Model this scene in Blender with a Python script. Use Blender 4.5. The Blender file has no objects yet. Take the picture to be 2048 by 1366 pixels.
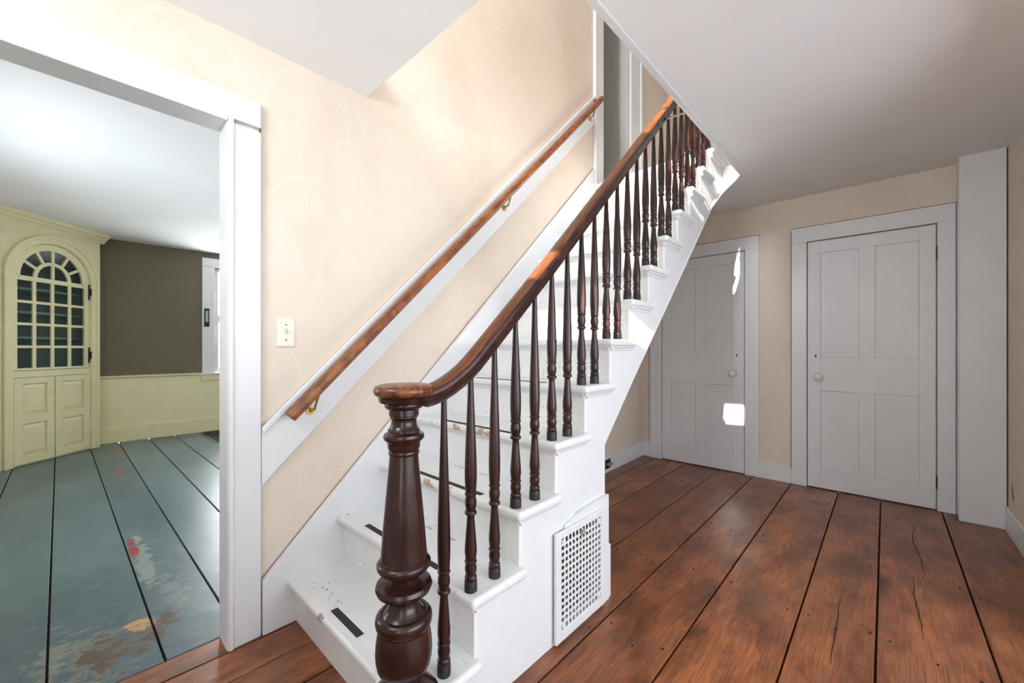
import bpy, bmesh, math, random
from mathutils import Vector
random.seed(7)
SC = bpy.context.scene
COL = SC.collection
PI = math.pi

# ------------------------------------------------------------------ camera, sky, sun, window daylight, exposure
cam = bpy.data.objects.new('camera', bpy.data.cameras.new('camera'))
COL.objects.link(cam)
cam.location = (0, 0, 1.10)
cam.rotation_euler = (math.radians(90), 0, math.radians(42.75))
cam.data.sensor_width = 36
cam.data.lens = 807 / 2048 * 36
cam.data.shift_y = 14 / 2048
cam.data.clip_start = 0.02
SC.camera = cam
SC.view_settings.view_transform = 'Standard'
SC.view_settings.look = 'None'
SC.view_settings.gamma = 1
SC.view_settings.use_curve_mapping = False
SC.view_settings.exposure = 0.12

world = bpy.data.worlds.new('sky'); SC.world = world
world.use_nodes = True
bg = world.node_tree.nodes['Background']
bg.inputs[0].default_value = (0.80, 0.90, 1.0, 1)
bg.inputs[1].default_value = 4.4

def light(name, kind, energy, color, loc=(0, 0, 0), direction=(0, 0, -1), size=(1, 1)):
    d = bpy.data.lights.new(name, kind)
    d.energy = energy; d.color = color
    if kind == 'AREA':
        d.shape = 'RECTANGLE'; d.size, d.size_y = size
    o = bpy.data.objects.new(name, d); COL.objects.link(o)
    o.location = loc
    o.rotation_euler = Vector(direction).to_track_quat('-Z', 'Z').to_euler()
    return o
sun = light('sun_offscreen', 'SUN', 27.0, (1.0, 0.95, 0.87), (-1, -8, 6), (-0.085, 1, -0.315))
sun.data.angle = math.radians(0.55)
# skylight just outside seen or inferred windows, plus an added front fill
light('window_right_offscreen', 'AREA', 32, (0.94, 0.975, 1.0), (2.36, 1.05, 1.32), (-1, 0, 0), (2.9, 1.7))
light('window_transom_offscreen', 'AREA', 36, (0.92, 0.97, 1.0), (-0.87, -0.80, 1.99), (0.15, 1, -0.3), (0.76, 0.22))
light('window_stair_offscreen', 'AREA', 140, (0.93, 0.97, 1.0), (-0.86, -0.82, 3.7), (0, 1, -0.15), (0.75, 1.3))
light('window_far', 'AREA', 100, (0.96, 0.985, 1.0), (-6.80, 1.66, 1.5), (1, 0, 0), (0.75, 1.35))
light('front_fill_offscreen', 'AREA', 20, (0.95, 0.98, 1.0), (-3.6, -0.85, 1.45), (0, 1, -0.6), (1.3, 1.2))  # fill lamp added for the blue-floored room, at an assumed window

# ------------------------------------------------------------------ materials
def new_mat(name):
    m = bpy.data.materials.new(name); m.use_nodes = True
    return m, m.node_tree, m.node_tree.nodes['Principled BSDF']
class N:
    """tiny node writer"""
    def __init__(s, nt): s.nt = nt
    def n(s, t, **kw):
        o = s.nt.nodes.new(t)
        for k, v in kw.items(): setattr(o, k, v)
        return o
    def link(s, a, b): s.nt.links.new(a, b)
    def put(s, sock, v):
        if hasattr(v, 'is_linked') or isinstance(v, bpy.types.NodeSocket): s.link(v, sock)
        else: sock.default_value = v
    def m(s, op, a, b=0.0, c=None, clamp=False):
        o = s.n('ShaderNodeMath', operation=op, use_clamp=clamp)
        s.put(o.inputs[0], a); s.put(o.inputs[1], b)
        if c is not None: s.put(o.inputs[2], c)
        return o.outputs[0]
    def pos(s): return s.n('ShaderNodeNewGeometry').outputs['Position']
    def sep(s, v):
        o = s.n('ShaderNodeSeparateXYZ'); s.link(v, o.inputs[0]); return o.outputs
    def comb(s, x, y, z):
        o = s.n('ShaderNodeCombineXYZ')
        for i, v in enumerate((x, y, z)): s.put(o.inputs[i], v)
        return o.outputs[0]
    def map(s, v, scale=(1, 1, 1), loc=(0, 0, 0)):
        o = s.n('ShaderNodeMapping'); s.link(v, o.inputs[0])
        o.inputs['Scale'].default_value = scale; o.inputs['Location'].default_value = loc
        return o.outputs[0]
    def noise(s, v, scale, detail=4, rough=0.55, dist=0.0):
        o = s.n('ShaderNodeTexNoise'); s.link(v, o.inputs['Vector'])
        o.inputs['Scale'].default_value = scale; o.inputs['Detail'].default_value = detail
        o.inputs['Roughness'].default_value = rough; o.inputs['Distortion'].default_value = dist
        return o.outputs[0]
    def ramp(s, f, stops):
        o = s.n('ShaderNodeValToRGB'); s.link(f, o.inputs[0])
        e = o.color_ramp.elements
        while len(e) < len(stops): e.new(0.5)
        for el, (p, c) in zip(e, stops):
            el.position = p; el.color = (*c, 1) if len(c) == 3 else c
        return o.outputs[0]
    def step(s, f, lo, hi):
        o = s.n('ShaderNodeMapRange', interpolation_type='SMOOTHSTEP'); s.put(o.inputs[0], f)
        o.inputs[1].default_value = lo; o.inputs[2].default_value = hi
        return o.outputs[0]
    def mix(s, f, a, b, mode='MIX'):
        o = s.n('ShaderNodeMix', data_type='RGBA', blend_type=mode)
        s.put(o.inputs[0], f)
        for i, v in ((6, a), (7, b)):
            if isinstance(v, tuple): o.inputs[i].default_value = (*v[:3], 1)
            else: s.link(v, o.inputs[i])
        return o.outputs[2]
    def bump(s, h, strength=0.2, dist=0.01):
        o = s.n('ShaderNodeBump'); s.link(h, o.inputs['Height'])
        o.inputs['Strength'].default_value = strength; o.inputs['Distance'].default_value = dist
        return o.outputs[0]

def srgb(r, g, b):
    f = lambda c: (c / 255 / 12.92) if c <= 10 else ((c / 255 + 0.055) / 1.055) ** 2.4
    return (f(r), f(g), f(b))

def spot(w, x, y, cx, cy, rx, ry):
    dx = w.m('DIVIDE', w.m('SUBTRACT', x, cx), rx); dy = w.m('DIVIDE', w.m('SUBTRACT', y, cy), ry)
    d = w.m('SQRT', w.m('ADD', w.m('MULTIPLY', dx, dx), w.m('MULTIPLY', dy, dy)))
    return w.m('SUBTRACT', 1.0, w.step(d, 0.25, 1.1))

def paint(name, col, rough=0.45, var=0.04, bump=0.08, chips=None, nscale=9):
    m, nt, p = new_mat(name); w = N(nt); v = w.pos()
    n1 = w.noise(v, nscale, 5)
    dark = tuple(c * (1 - var * 2.5) for c in col)
    c = w.mix(w.step(n1, 0.35, 0.7), dark, col)
    if chips:
        n2 = w.noise(w.map(v, (1, 1.6, 1)), 38, 6, 0.65)
        n3 = w.noise(v, 4.0, 3)
        f = w.m('MULTIPLY', w.step(n2, 0.58, 0.64), w.step(n3, 0.52, 0.66))
        c = w.mix(w.m('MULTIPLY', f, 0.75), c, chips)
    if chips and name == 'tread_paint':
        xs, ys2, zs2 = w.sep(v)
        rg = w.noise(w.map(v, (1, 2, 1)), 30, 6, 0.7)
        for cx, cy in ((-1.36, 0.978), (-1.24, 0.980), (-1.42, 1.180), (-1.27, 1.180), (-1.42, 0.576)):
            sp = spot(w, xs, ys2, cx, cy, 0.10, 0.016)
            f = w.m('MULTIPLY', w.step(w.m('ADD', w.m('MULTIPLY', sp, 0.40), rg), 0.86, 0.93), w.step(sp, 0.05, 0.3))
            c = w.mix(w.m('MULTIPLY', f, 0.85), c, srgb(168, 132, 98) if cy > 0.6 else srgb(132, 126, 118))
    w.link(c, p.inputs['Base Color'])
    p.inputs['Roughness'].default_value = rough
    w.link(w.bump(w.noise(v, 60, 4), bump, 0.004), p.inputs['Normal'])
    return m

def plain(name, col, rough=0.5, metal=0.0):
    m, nt, p = new_mat(name); w = N(nt)
    n1 = w.noise(w.pos(), 30, 3)
    w.link(w.mix(n1, tuple(c * 0.85 for c in col), tuple(min(1, c * 1.12) for c in col)), p.inputs['Base Color'])
    p.inputs['Roughness'].default_value = rough; p.inputs['Metallic'].default_value = metal
    return m

def wallpaper(name, axis, base, line, warm):
    """fans in scalloped rings, half-drop repeat, faint relief print"""
    m, nt, p = new_mat(name); w = N(nt)
    xyz = w.sep(w.pos()); u = xyz[axis]; v = xyz[2]
    U, V = 0.40, 0.44
    tot = None
    for ou, ov in ((0.13, 0.05), (0.13 + U / 2, 0.05 + V / 2)):
        fu = w.m('MULTIPLY', w.m('SUBTRACT', w.m('FRACT', w.m('ADD', w.m('DIVIDE', w.m('ADD', u, ou + 8), U), 0.5)), 0.5), U)
        fv = w.m('MULTIPLY', w.m('SUBTRACT', w.m('FRACT', w.m('ADD', w.m('DIVIDE', w.m('ADD', v, ov + 8), V), 0.5)), 0.5), V)
        r = w.m('SQRT', w.m('ADD', w.m('MULTIPLY', fu, fu), w.m('MULTIPLY', w.m('MULTIPLY', fv, fv), 0.80)))
        a = w.m('ARCTAN2', fv, fu)
        up = w.step(fv, -0.06, 0.01)
        ring = w.m('SUBTRACT', 1.0, w.step(w.m('ABSOLUTE', w.m('SUBTRACT', r, 0.165)), 0.002, 0.006))
        dots = w.m('ADD', w.m('MULTIPLY', w.m('SINE', w.m('MULTIPLY', a, 46.0)), 0.35), 0.65)
        ring = w.m('MULTIPLY', w.m('MULTIPLY', ring, dots), up)
        ray = w.step(w.m('SINE', w.m('MULTIPLY', a, 26.0)), 0.1, 0.8)
        ray = w.m('MULTIPLY', w.m('MULTIPLY', ray, w.step(fv, -0.004, 0.012)),
                  w.m('MULTIPLY', w.step(r, 0.028, 0.04), w.m('SUBTRACT', 1.0, w.step(r, 0.075, 0.10))))
        one = w.m('MAXIMUM', w.m('MULTIPLY', ring, 0.75), w.m('MULTIPLY', ray, 0.7))
        tot = one if tot is None else w.m('MAXIMUM', tot, one)
    pos = w.pos()
    sw = w.noise(pos, 26, 3, 0.5, 3.5)
    swirl = w.m('SUBTRACT', 1.0, w.step(w.m('ABSOLUTE', w.m('SUBTRACT', sw, 0.5)), 0.010, 0.05))
    stain = w.noise(w.map(pos, (1, 1, 0.6)), 2.2, 4)
    c = w.mix(w.step(stain, 0.42, 0.75), base, warm)
    c = w.mix(w.m('MULTIPLY', swirl, 0.24), c, line)
    c = w.mix(w.m('MULTIPLY', tot, 0.50), c, line)
    c = w.mix(w.m('MULTIPLY', w.noise(pos, 160, 2), 0.10), c, warm)
    w.link(c, p.inputs['Base Color'])
    p.inputs['Roughness'].default_value = 0.62
    h = w.m('ADD', w.m('MULTIPLY', swirl, 0.4), w.m('ADD', tot, w.m('MULTIPLY', w.noise(pos, 7, 2), 3.0)))
    w.link(w.bump(h, 0.10, 0.003), p.inputs['Normal'])
    return m

def lattice_paper(name):
    m, nt, p = new_mat(name); w = N(nt)
    xyz = w.sep(w.pos()); k = 2 * PI / 0.029
    a = w.m('ADD', xyz[1], xyz[2]); b = w.m('SUBTRACT', xyz[1], xyz[2])
    d = w.m('MINIMUM', w.m('ABSOLUTE', w.m('SINE', w.m('MULTIPLY', a, k / 2))), w.m('ABSOLUTE', w.m('SINE', w.m('MULTIPLY', b, k / 2))))
    f = w.step(d, 0.12, 0.42)
    c = w.mix(f, srgb(58, 53, 42), srgb(128, 120, 96))
    w.link(w.mix(w.m('MULTIPLY', w.noise(w.pos(), 3, 3), 0.25), c, srgb(98, 90, 74)), p.inputs['Base Color'])
    p.inputs['Roughness'].default_value = 0.7
    return m

def boards_wood(name):
    m, nt, p = new_mat(name); w = N(nt)
    oi = w.n('ShaderNodeObjectInfo').outputs['Random']
    ps = w.pos(); x, y, z = w.sep(ps)
    sh = w.m('MULTIPLY', oi, 17.0)
    v = w.comb(w.m('ADD', x, sh), w.m('ADD', y, w.m('MULTIPLY', oi, 9.0)), z)
    warp = w.noise(w.map(v, (3.0, 0.9, 1)), 1.6, 3)
    ring = w.m('ADD', w.m('MULTIPLY', x, 42.0), w.m('MULTIPLY', warp, 26.0))
    grain = w.m('ADD', w.m('MULTIPLY', w.m('SINE', ring), 0.5), 0.5)
    fine = w.noise(w.map(v, (95, 3.2, 1)), 2.0, 5, 0.6)
    blot = w.noise(w.map(v, (2.2, 1.1, 1)), 1.7, 4)
    hue = w.noise(w.map(v, (4.0, 1.8, 1)), 1.6, 7, 0.66)
    c = w.mix(w.step(hue, 0.34, 0.66), srgb(108, 61, 38), srgb(166, 100, 60))
    c = w.mix(w.m('MULTIPLY', w.step(blot, 0.45, 0.75), 0.6), c, srgb(122, 82, 62))
    c = w.mix(w.m('MULTIPLY', w.step(fine, 0.46, 0.62), 0.50), c, srgb(76, 41, 26))
    c = w.mix(w.m('MULTIPLY', w.step(grain, 0.70, 0.98), 0.20), c, srgb(60, 31, 19))
    # knots and dark smudges
    vor = w.n('ShaderNodeTexVoronoi'); w.link(w.map(v, (3.2, 1.3, 1)), vor.inputs['Vector']); vor.inputs['Scale'].default_value = 1.0
    kn = w.m('SUBTRACT', 1.0, w.step(w.m('ADD', vor.outputs['Distance'], w.m('MULTIPLY', w.m('SUBTRACT', hue, 0.5), 0.35)), 0.02, 0.17))
    sm = w.step(w.noise(w.map(v, (5.0, 9.0, 1)), 1.7, 8, 0.70), 0.60, 0.74)
    c = w.mix(w.m('MULTIPLY', kn, 0.75), c, srgb(36, 22, 17))
    c = w.mix(w.m('MULTIPLY', sm, 0.58), c, srgb(46, 30, 23))
    haze = w.step(w.noise(w.map(v, (5, 2.4, 1)), 1.7, 5, 0.6), 0.55, 0.75)
    c = w.mix(w.m('MULTIPLY', haze, 0.22), c, srgb(168, 128, 104))
    tone = w.m('ADD', 0.86, w.m('MULTIPLY', oi, 0.34))
    c = w.mix(1.0, c, w.comb(tone, tone, tone), 'MULTIPLY')
    # pale scratches
    scr = w.step(w.noise(w.map(v, (60, 40, 1)), 1.5, 6, 0.75), 0.745, 0.79)
    c = w.mix(w.m('MULTIPLY', scr, 0.35), c, srgb(190, 160, 130))
    w.link(c, p.inputs['Base Color'])
    w.link(w.m('ADD', 0.19, w.m('MULTIPLY', blot, 0.28)), p.inputs['Roughness'])
    w.link(w.bump(w.m('ADD', w.m('MULTIPLY', fine, 0.7), w.m('MULTIPLY', w.noise(v, 3, 2), 2.0)), 0.22, 0.004), p.inputs['Normal'])
    return m

def painted_boards(name):
    m, nt, p = new_mat(name); w = N(nt)
    oi = w.n('ShaderNodeObjectInfo').outputs['Random']
    ps = w.pos(); x, y, z = w.sep(ps)
    n1 = w.noise(w.map(ps, (0.6, 1.2, 1)), 1.3, 5)
    c = w.mix(w.step(n1, 0.3, 0.7), srgb(66, 86, 93), srgb(88, 108, 110))
    brush = w.noise(w.map(ps, (7, 1.6, 1)), 7, 5, 0.62)
    c = w.mix(w.m('MULTIPLY', w.step(brush, 0.50, 0.78), 0.55), c, srgb(136, 142, 130))
    c = w.mix(w.m('MULTIPLY', w.step(w.noise(w.map(ps, (14, 5, 1)), 4, 6, 0.7), 0.60, 0.72), 0.5), c, srgb(62, 66, 62))
    t = w.m('ADD', 0.92, w.m('MULTIPLY', oi, 0.14)); c = w.mix(1.0, c, w.comb(t, t, t), 'MULTIPLY')
    rag = w.noise(w.map(ps, (1.6, 1.0, 1)), 11, 8, 0.72)
    def worn(cx, cy, rx, ry, col, lo=0.46, gain=1.0):
        nonlocal c
        sp = spot(w, x, y, cx, cy, rx * 1.25, ry * 1.25)
        f = w.m('ADD', w.m('MULTIPLY', sp, 0.60), w.m('MULTIPLY', w.m('SUBTRACT', rag, 0.5), 2.6))
        f = w.m('MULTIPLY', w.step(f, lo - 0.05, lo + 0.12), w.step(sp, 0.02, 0.35))
        c = w.mix(w.m('MULTIPLY', f, gain), c, col)
    worn(-2.10, 0.06, 0.24, 0.27, srgb(138, 136, 116), 0.44, 0.55)
    worn(-2.07, 0.12, 0.19, 0.20, srgb(88, 68, 52), 0.50, 0.9)
    worn(-2.19, 0.17, 0.09, 0.06, srgb(190, 150, 104), 0.46, 0.9)
    worn(-2.16, 0.27, 0.10, 0.05, srgb(82, 62, 46), 0.44, 0.9)
    worn(-2.42, 0.30, 0.32, 0.09, srgb(130, 142, 136), 0.46, 0.4)
    worn(-2.85, 0.235, 0.50, 0.045, srgb(146, 156, 146), 0.34, 0.6)
    worn(-3.02, 0.215, 0.24, 0.026, srgb(140, 44, 46), 0.42, 0.9)
    worn(-5.10, 0.262, 0.24, 0.03, srgb(160, 44, 40), 0.50, 0.9)
    worn(-5.95, 0.29, 0.36, 0.10, srgb(108, 84, 76), 0.34, 0.8)
    worn(-2.35, -0.25, 0.13, 0.12, srgb(96, 74, 56), 0.56, 0.8)
    chip = w.m('MULTIPLY', w.step(w.noise(w.map(ps, (1.4, 1, 1)), 30, 6, 0.7), 0.66, 0.70), w.step(w.noise(ps, 2.2, 3), 0.48, 0.62))
    c = w.mix(w.m('MULTIPLY', chip, 0.8), c, srgb(72, 62, 52))
    fleck = w.step(w.noise(w.map(ps, (1.2, 1, 1)), 52, 3, 0.6), 0.73, 0.76)
    c = w.mix(w.m('MULTIPLY', fleck, 0.6), c, srgb(196, 196, 184))
    w.link(c, p.inputs['Base Color'])
    w.link(w.m('ADD', 0.20, w.m('MULTIPLY', brush, 0.30)), p.inputs['Roughness'])
    w.link(w.bump(w.m('ADD', brush, w.m('MULTIPLY', w.noise(ps, 4, 2), 3.0)), 0.25, 0.004), p.inputs['Normal'])
    return m

def turned_wood(name, lo, hi, scale=(22, 22, 1.6), rough=0.28, wear=None):
    m, nt, p = new_mat(name); w = N(nt)
    ps = w.pos(); oi = w.n('ShaderNodeObjectInfo').outputs['Random']
    x, y, z = w.sep(ps)
    v = w.comb(w.m('ADD', x, w.m('MULTIPLY', oi, 7.0)), y, z)
    g = w.noise(w.map(v, scale), 3.0, 5, 0.6)
    c = w.mix(w.step(g, 0.32, 0.70), lo, hi)
    b = w.noise(v, 9, 4)
    if wear: c = w.mix(w.m('MULTIPLY', w.step(b, 0.48, 0.70), 0.55), c, wear)
    t = w.m('ADD', 0.85, w.m('MULTIPLY', oi, 0.35)); c = w.mix(1.0, c, w.comb(t, t, t), 'MULTIPLY')
    w.link(c, p.inputs['Base Color'])
    w.link(w.m('ADD', rough, w.m('MULTIPLY', b, 0.15)), p.inputs['Roughness'])
    w.link(w.bump(g, 0.12, 0.002), p.inputs['Normal'])
    return m

def glass_mat(name, tint=(1, 1, 1)):
    m, nt, p = new_mat(name); w = N(nt); nt.nodes.remove(p)
    tr = w.n('ShaderNodeBsdfTransparent'); tr.inputs[0].default_value = (*tint, 1)
    gl = w.n('ShaderNodeBsdfGlossy'); gl.inputs['Roughness'].default_value = 0.03
    lw = w.n('ShaderNodeLayerWeight'); lw.inputs[0].default_value = 0.5
    fac = w.m('ADD', 0.045, w.m('MULTIPLY', w.m('POWER', lw.outputs['Facing'], 4.0), 0.6))
    mx = w.n('ShaderNodeMixShader')
    w.link(fac, mx.inputs[0]); w.link(tr.outputs[0], mx.inputs[1]); w.link(gl.outputs[0], mx.inputs[2])
    w.link(mx.outputs[0], nt.nodes['Material Output'].inputs[0])
    return m

def sheer_mat(name):
    m, nt, p = new_mat(name); w = N(nt); nt.nodes.remove(p)
    tr = w.n('ShaderNodeBsdfTranslucent'); tr.inputs[0].default_value = (0.8, 0.8, 0.8, 1)
    df = w.n('ShaderNodeBsdfDiffuse'); df.inputs[0].default_value = (0.85, 0.85, 0.85, 1)
    mx = w.n('ShaderNodeMixShader'); mx.inputs[0].default_value = 0.6
    w.link(tr.outputs[0], mx.inputs[1]); w.link(df.outputs[0], mx.inputs[2])
    w.link(mx.outputs[0], nt.nodes['Material Output'].inputs[0])
    return m

M = dict(
    sheer=sheer_mat('added_curtain_cloth'),
    white=paint('white_paint', srgb(228, 229, 231), 0.38, 0.012),
    trimwhite=paint('trim_white', srgb(228, 229, 231), 0.30, 0.010, 0.10),
    doorwhite=paint('door_white', srgb(228, 229, 231), 0.36, 0.010),
    tread=paint('tread_paint', srgb(232, 233, 234), 0.36, 0.03, 0.15, srgb(120, 115, 108), 6),
    riser=paint('riser_paint', srgb(235, 235, 235), 0.40, 0.02, 0.12, srgb(170, 168, 165), 6),
    ceiling=paint('ceiling_white', srgb(243, 244, 245), 0.8, 0.012, 0.05, None, 2),
    greywall=paint('grey_plaster', srgb(200, 201, 198), 0.8, 0.03, 0.05, None, 2),
    paper_side=wallpaper('wallpaper_stair_wall', 1, srgb(226, 212, 196), srgb(237, 227, 214), srgb(217, 200, 182)),
    paper_back=wallpaper('wallpaper_back_wall', 0, srgb(226, 212, 196), srgb(237, 227, 214), srgb(217, 200, 182)),
    paper_right=wallpaper('wallpaper_right_wall', 1, srgb(226, 212, 196), srgb(237, 227, 214), srgb(217, 200, 182)),
    lattice=lattice_paper('dark_lattice_wallpaper'),
    yellow=paint('yellow_paint', srgb(234, 227, 184), 0.38, 0.02, 0.08),
    wood=boards_wood('pine_floorboards'),
    blue=painted_boards('blue_floor_paint'),
    mahogany=turned_wood('mahogany_dark', srgb(26, 12, 10), srgb(62, 31, 25), rough=0.22),
    newel=turned_wood('newel_mahogany', srgb(24, 11, 9), srgb(50, 25, 21), (9, 9, 1.2), 0.16, srgb(62, 34, 27)),
    newelcap=turned_wood('newel_cap_worn', srgb(70, 30, 14), srgb(134, 76, 36), (9, 30, 9), 0.20, srgb(172, 108, 56)),
    railtop=turned_wood('rail_worn_top', srgb(66, 31, 14), srgb(124, 72, 36), (60, 4, 4), 0.24, srgb(104, 58, 29)),
    railside=turned_wood('rail_dark_side', srgb(32, 17, 15), srgb(74, 40, 31), (30, 3, 3), 0.20),
    oak=turned_wood('wall_rail_oak', srgb(96, 52, 25), srgb(150, 92, 49), (40, 5, 5), 0.30),
    collar=plain('black_foot', srgb(30, 28, 28), 0.5),
    black=plain('black_iron', srgb(28, 28, 28), 0.55),
    tape=plain('black_grip_tape', srgb(48, 48, 50), 0.9),
    gap=plain('dark_gap', srgb(26, 18, 13), 0.9),
    subfloor=plain('subfloor_dust', srgb(74, 54, 40), 0.9),
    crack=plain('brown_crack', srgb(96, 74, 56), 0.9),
    brass=plain('brass', srgb(190, 160, 84), 0.3, 1.0),
    steel=plain('steel', srgb(150, 150, 148), 0.35, 1.0),
    hinge=plain('iron_hinge', srgb(88, 86, 82), 0.5, 0.6),
    ivory=plain('ivory_plastic', srgb(234, 227, 212), 0.35),
    porcelain=plain('white_porcelain', srgb(240, 239, 236), 0.12),
    teal=paint('cupboard_inside', srgb(118, 132, 130), 0.6, 0.04),
    shelf=paint('cupboard_shelf', srgb(160, 172, 170), 0.5, 0.03),
    greyplate=plain('grey_printed_plate', srgb(150, 150, 150), 0.5),
    glass=glass_mat('window_glass'),
    cupglass=glass_mat('cupboard_glass', (0.90, 0.95, 0.94)),
)

# ------------------------------------------------------------------ builders
ORG = {}
class B:
    def __init__(s, f=None): s.v = []; s.f = []; s.mi = []; s.t = f; s.cur = 0
    def add(s, vs, fs):
        o = len(s.v)
        s.v += [s.t(p) if s.t else p for p in vs]
        s.f += [tuple(i + o for i in q) for q in fs]
        s.mi += [s.cur] * len(fs)
        return s
    def box(s, x0, x1, y0, y1, z0, z1):
        return s.add([(x, y, z) for z in (z0, z1) for y in (y0, y1) for x in (x0, x1)],
                     [(0, 2, 3, 1), (4, 5, 7, 6), (0, 1, 5, 4), (2, 6, 7, 3), (0, 4, 6, 2), (1, 3, 7, 5)])
    def prism(s, poly, axis, a, b):
        def P(q, c): return {'x': (c, q[0], q[1]), 'y': (q[0], c, q[1]), 'z': (q[0], q[1], c)}[axis]
        n = len(poly)
        return s.add([P(q, a) for q in poly] + [P(q, b) for q in poly],
                     [tuple(range(n))[::-1], tuple(range(n, 2 * n))] + [(i, (i + 1) % n, n + (i + 1) % n, n + i) for i in range(n)])
    def lathe(s, prof, c, n=24, caps=True):
        vs = []; fs = []
        for r, z in prof:
            vs += [(c[0] + r * math.cos(2 * PI * i / n), c[1] + r * math.sin(2 * PI * i / n), c[2] + z) for i in range(n)]
        for k in range(len(prof) - 1):
            fs += [(k * n + i, k * n + (i + 1) % n, (k + 1) * n + (i + 1) % n, (k + 1) * n + i) for i in range(n)]
        if caps:
            fs.append(tuple(range(n))[::-1]); fs.append(tuple(range((len(prof) - 1) * n, len(prof) * n)))
        return s.add(vs, fs)
    def tube(s, a, b, r, n=10, r2=None):
        a = Vector(a); b = Vector(b); d = (b - a).normalized()
        u = d.orthogonal().normalized(); w = d.cross(u)
        r2 = r if r2 is None else r2
        vs = [tuple(p + (u * math.cos(2 * PI * i / n) + w * math.sin(2 * PI * i / n)) * q) for p, q in ((a, r), (b, r2)) for i in range(n)]
        return s.add(vs, [tuple(range(n))[::-1], tuple(range(n, 2 * n))] + [(i, (i + 1) % n, n + (i + 1) % n, n + i) for i in range(n)])
    def ball(s, c, rx, ry, rz, n=14, k=9):
        vs = []; fs = []
        for j in range(k + 1):
            a = -PI / 2 + PI * j / k
            vs += [(c[0] + rx * math.cos(a) * math.cos(2 * PI * i / n), c[1] + ry * math.cos(a) * math.sin(2 * PI * i / n), c[2] + rz * math.sin(a)) for i in range(n)]
        for j in range(k):
            fs += [(j * n + i, j * n + (i + 1) % n, (j + 1) * n + (i + 1) % n, (j + 1) * n + i) for i in range(n)]
        return s.add(vs, fs)
    def build(s, name, mat, parent=None, bevel=0.0, smooth=False, seg=2, weld=False):
        mats = mat if isinstance(mat, (list, tuple)) else [mat]
        if parent is not None: org = ORG[parent.name]
        else:
            xs, ys, zs = zip(*s.v)
            org = ((min(xs) + max(xs)) / 2, (min(ys) + max(ys)) / 2, min(zs))
        me = bpy.data.meshes.new(name)
        bm = bmesh.new()
        bv = [bm.verts.new((p[0] - org[0], p[1] - org[1], p[2] - org[2])) for p in s.v]
        for q, mi in zip(s.f, s.mi):
            try: fc = bm.faces.new([bv[i] for i in q])
            except ValueError: continue
            fc.material_index = mi; fc.smooth = smooth
        if weld: bmesh.ops.remove_doubles(bm, verts=bm.verts, dist=1e-5)
        bmesh.ops.recalc_face_normals(bm, faces=bm.faces)
        bm.to_mesh(me); bm.free()
        if smooth and hasattr(me, 'set_sharp_from_angle'): me.set_sharp_from_angle(angle=math.radians(40))
        for m in mats: me.materials.append(M[m])
        o = bpy.data.objects.new(name, me); COL.objects.link(o)
        if parent is not None: o.parent = parent
        else: o.location = org
        ORG[o.name] = org
        if bevel:
            md = o.modifiers.new('edge', 'BEVEL'); md.width = bevel; md.segments = seg; md.limit_method = 'ANGLE'
        return o

def thing(name, label, cat, loc, group=None):
    o = bpy.data.objects.new(name, None); COL.objects.link(o)
    o.location = loc; o.empty_display_size = 0.1
    ORG[o.name] = tuple(loc)
    o['label'] = label; o['category'] = cat
    if group: o['group'] = group
    return o
def struct(o, label, cat):
    o['kind'] = 'structure'; o['label'] = label; o['category'] = cat
    return o
def struct_empty(name, label, cat, loc):
    return struct(thing(name, label, cat, loc), label, cat)
def bx(name, mat, parent, x0, x1, y0, y1, z0, z1, bevel=0.0, f=None):
    return B(f).box(x0, x1, y0, y1, z0, z1).build(name, mat, parent, bevel)

# ------------------------------------------------------------------ the plan of the house
YF = -0.65                                   # inner face of the front wall
YB = 3.98                                    # plaster face of the hall's back wall
XR = 0.548                                   # right wall
XFAR, ROOMC = -6.62, 2.375                   # far wall and ceiling of the blue-floored room
UP = 2.494                                   # upstairs floor
XS = -0.90                                   # face of the stair string
def xl(y): return -1.765 - 0.018 * y         # left wall face, a little out of square
def LW(p): return (p[0] + xl(p[1]), p[1], p[2])
def zc(y): return 2.262 + 0.0157 * y         # hall ceiling, a little out of level
TOP = 4.46

# walls -------------------------------------------------------------
w = B(LW)
w.box(-0.09, 0, YF - 0.12, -0.55, 0, TOP)
w.box(-0.09, 0, -0.55, 0.375, 1.93, TOP)
w.box(-0.09, 0, 0.375, 3.12, 0, TOP)
w.box(-0.09, 0, 3.12, 3.66, 0, UP - 0.03)
w.box(-0.09, 0, 3.66, 5.6, 0, TOP)
struct(w.build('wall_left', 'paper_side'), 'tall cream wall in fan-patterned paper running up beside the staircase', 'wall')
w = B()
w.box(xl(4) - 0.02, -1.64, YB, YB + 0.1, 0, 2.34).box(-1.64, -0.895, YB, YB + 0.1, 1.955, 2.34)
w.box(-0.895, -0.462, YB, YB + 0.1, 0, 2.34).box(-0.462, 0.262, YB, YB + 0.1, 1.955, 2.34).box(0.262, XR + 0.02, YB, YB + 0.1, 0, 2.34)
struct(w.build('wall_back', 'paper_back'), 'peach fan-patterned papered wall holding the two white doors', 'wall')
w = B()
w.box(XR, XR + 0.1, YF - 0.12, 0.05, 0, TOP).box(XR, XR + 0.1, 0.05, 2.35, 2.02, TOP).box(XR, XR + 0.1, 2.35, 5.6, 0, TOP)
wrt = struct(w.build('wall_right', 'paper_right'), 'peach papered wall with peeling lower corner beside the boxed post', 'wall')
B().add([(XR - 0.0012, 3.735, 0.330), (XR - 0.0012, 3.728, 0.26), (XR - 0.0012, 3.700, 0.205), (XR - 0.0012, 3.690, 0.225), (XR - 0.0012, 3.712, 0.27)], [(0, 1, 2, 3, 4)]).build('paper_tear', 'gap', wrt)
w = B()
fx = [-6.8, -4.3, -2.9, -1.25, -0.48, 0.75]
y0, y1 = YF - 0.12, YF
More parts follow.
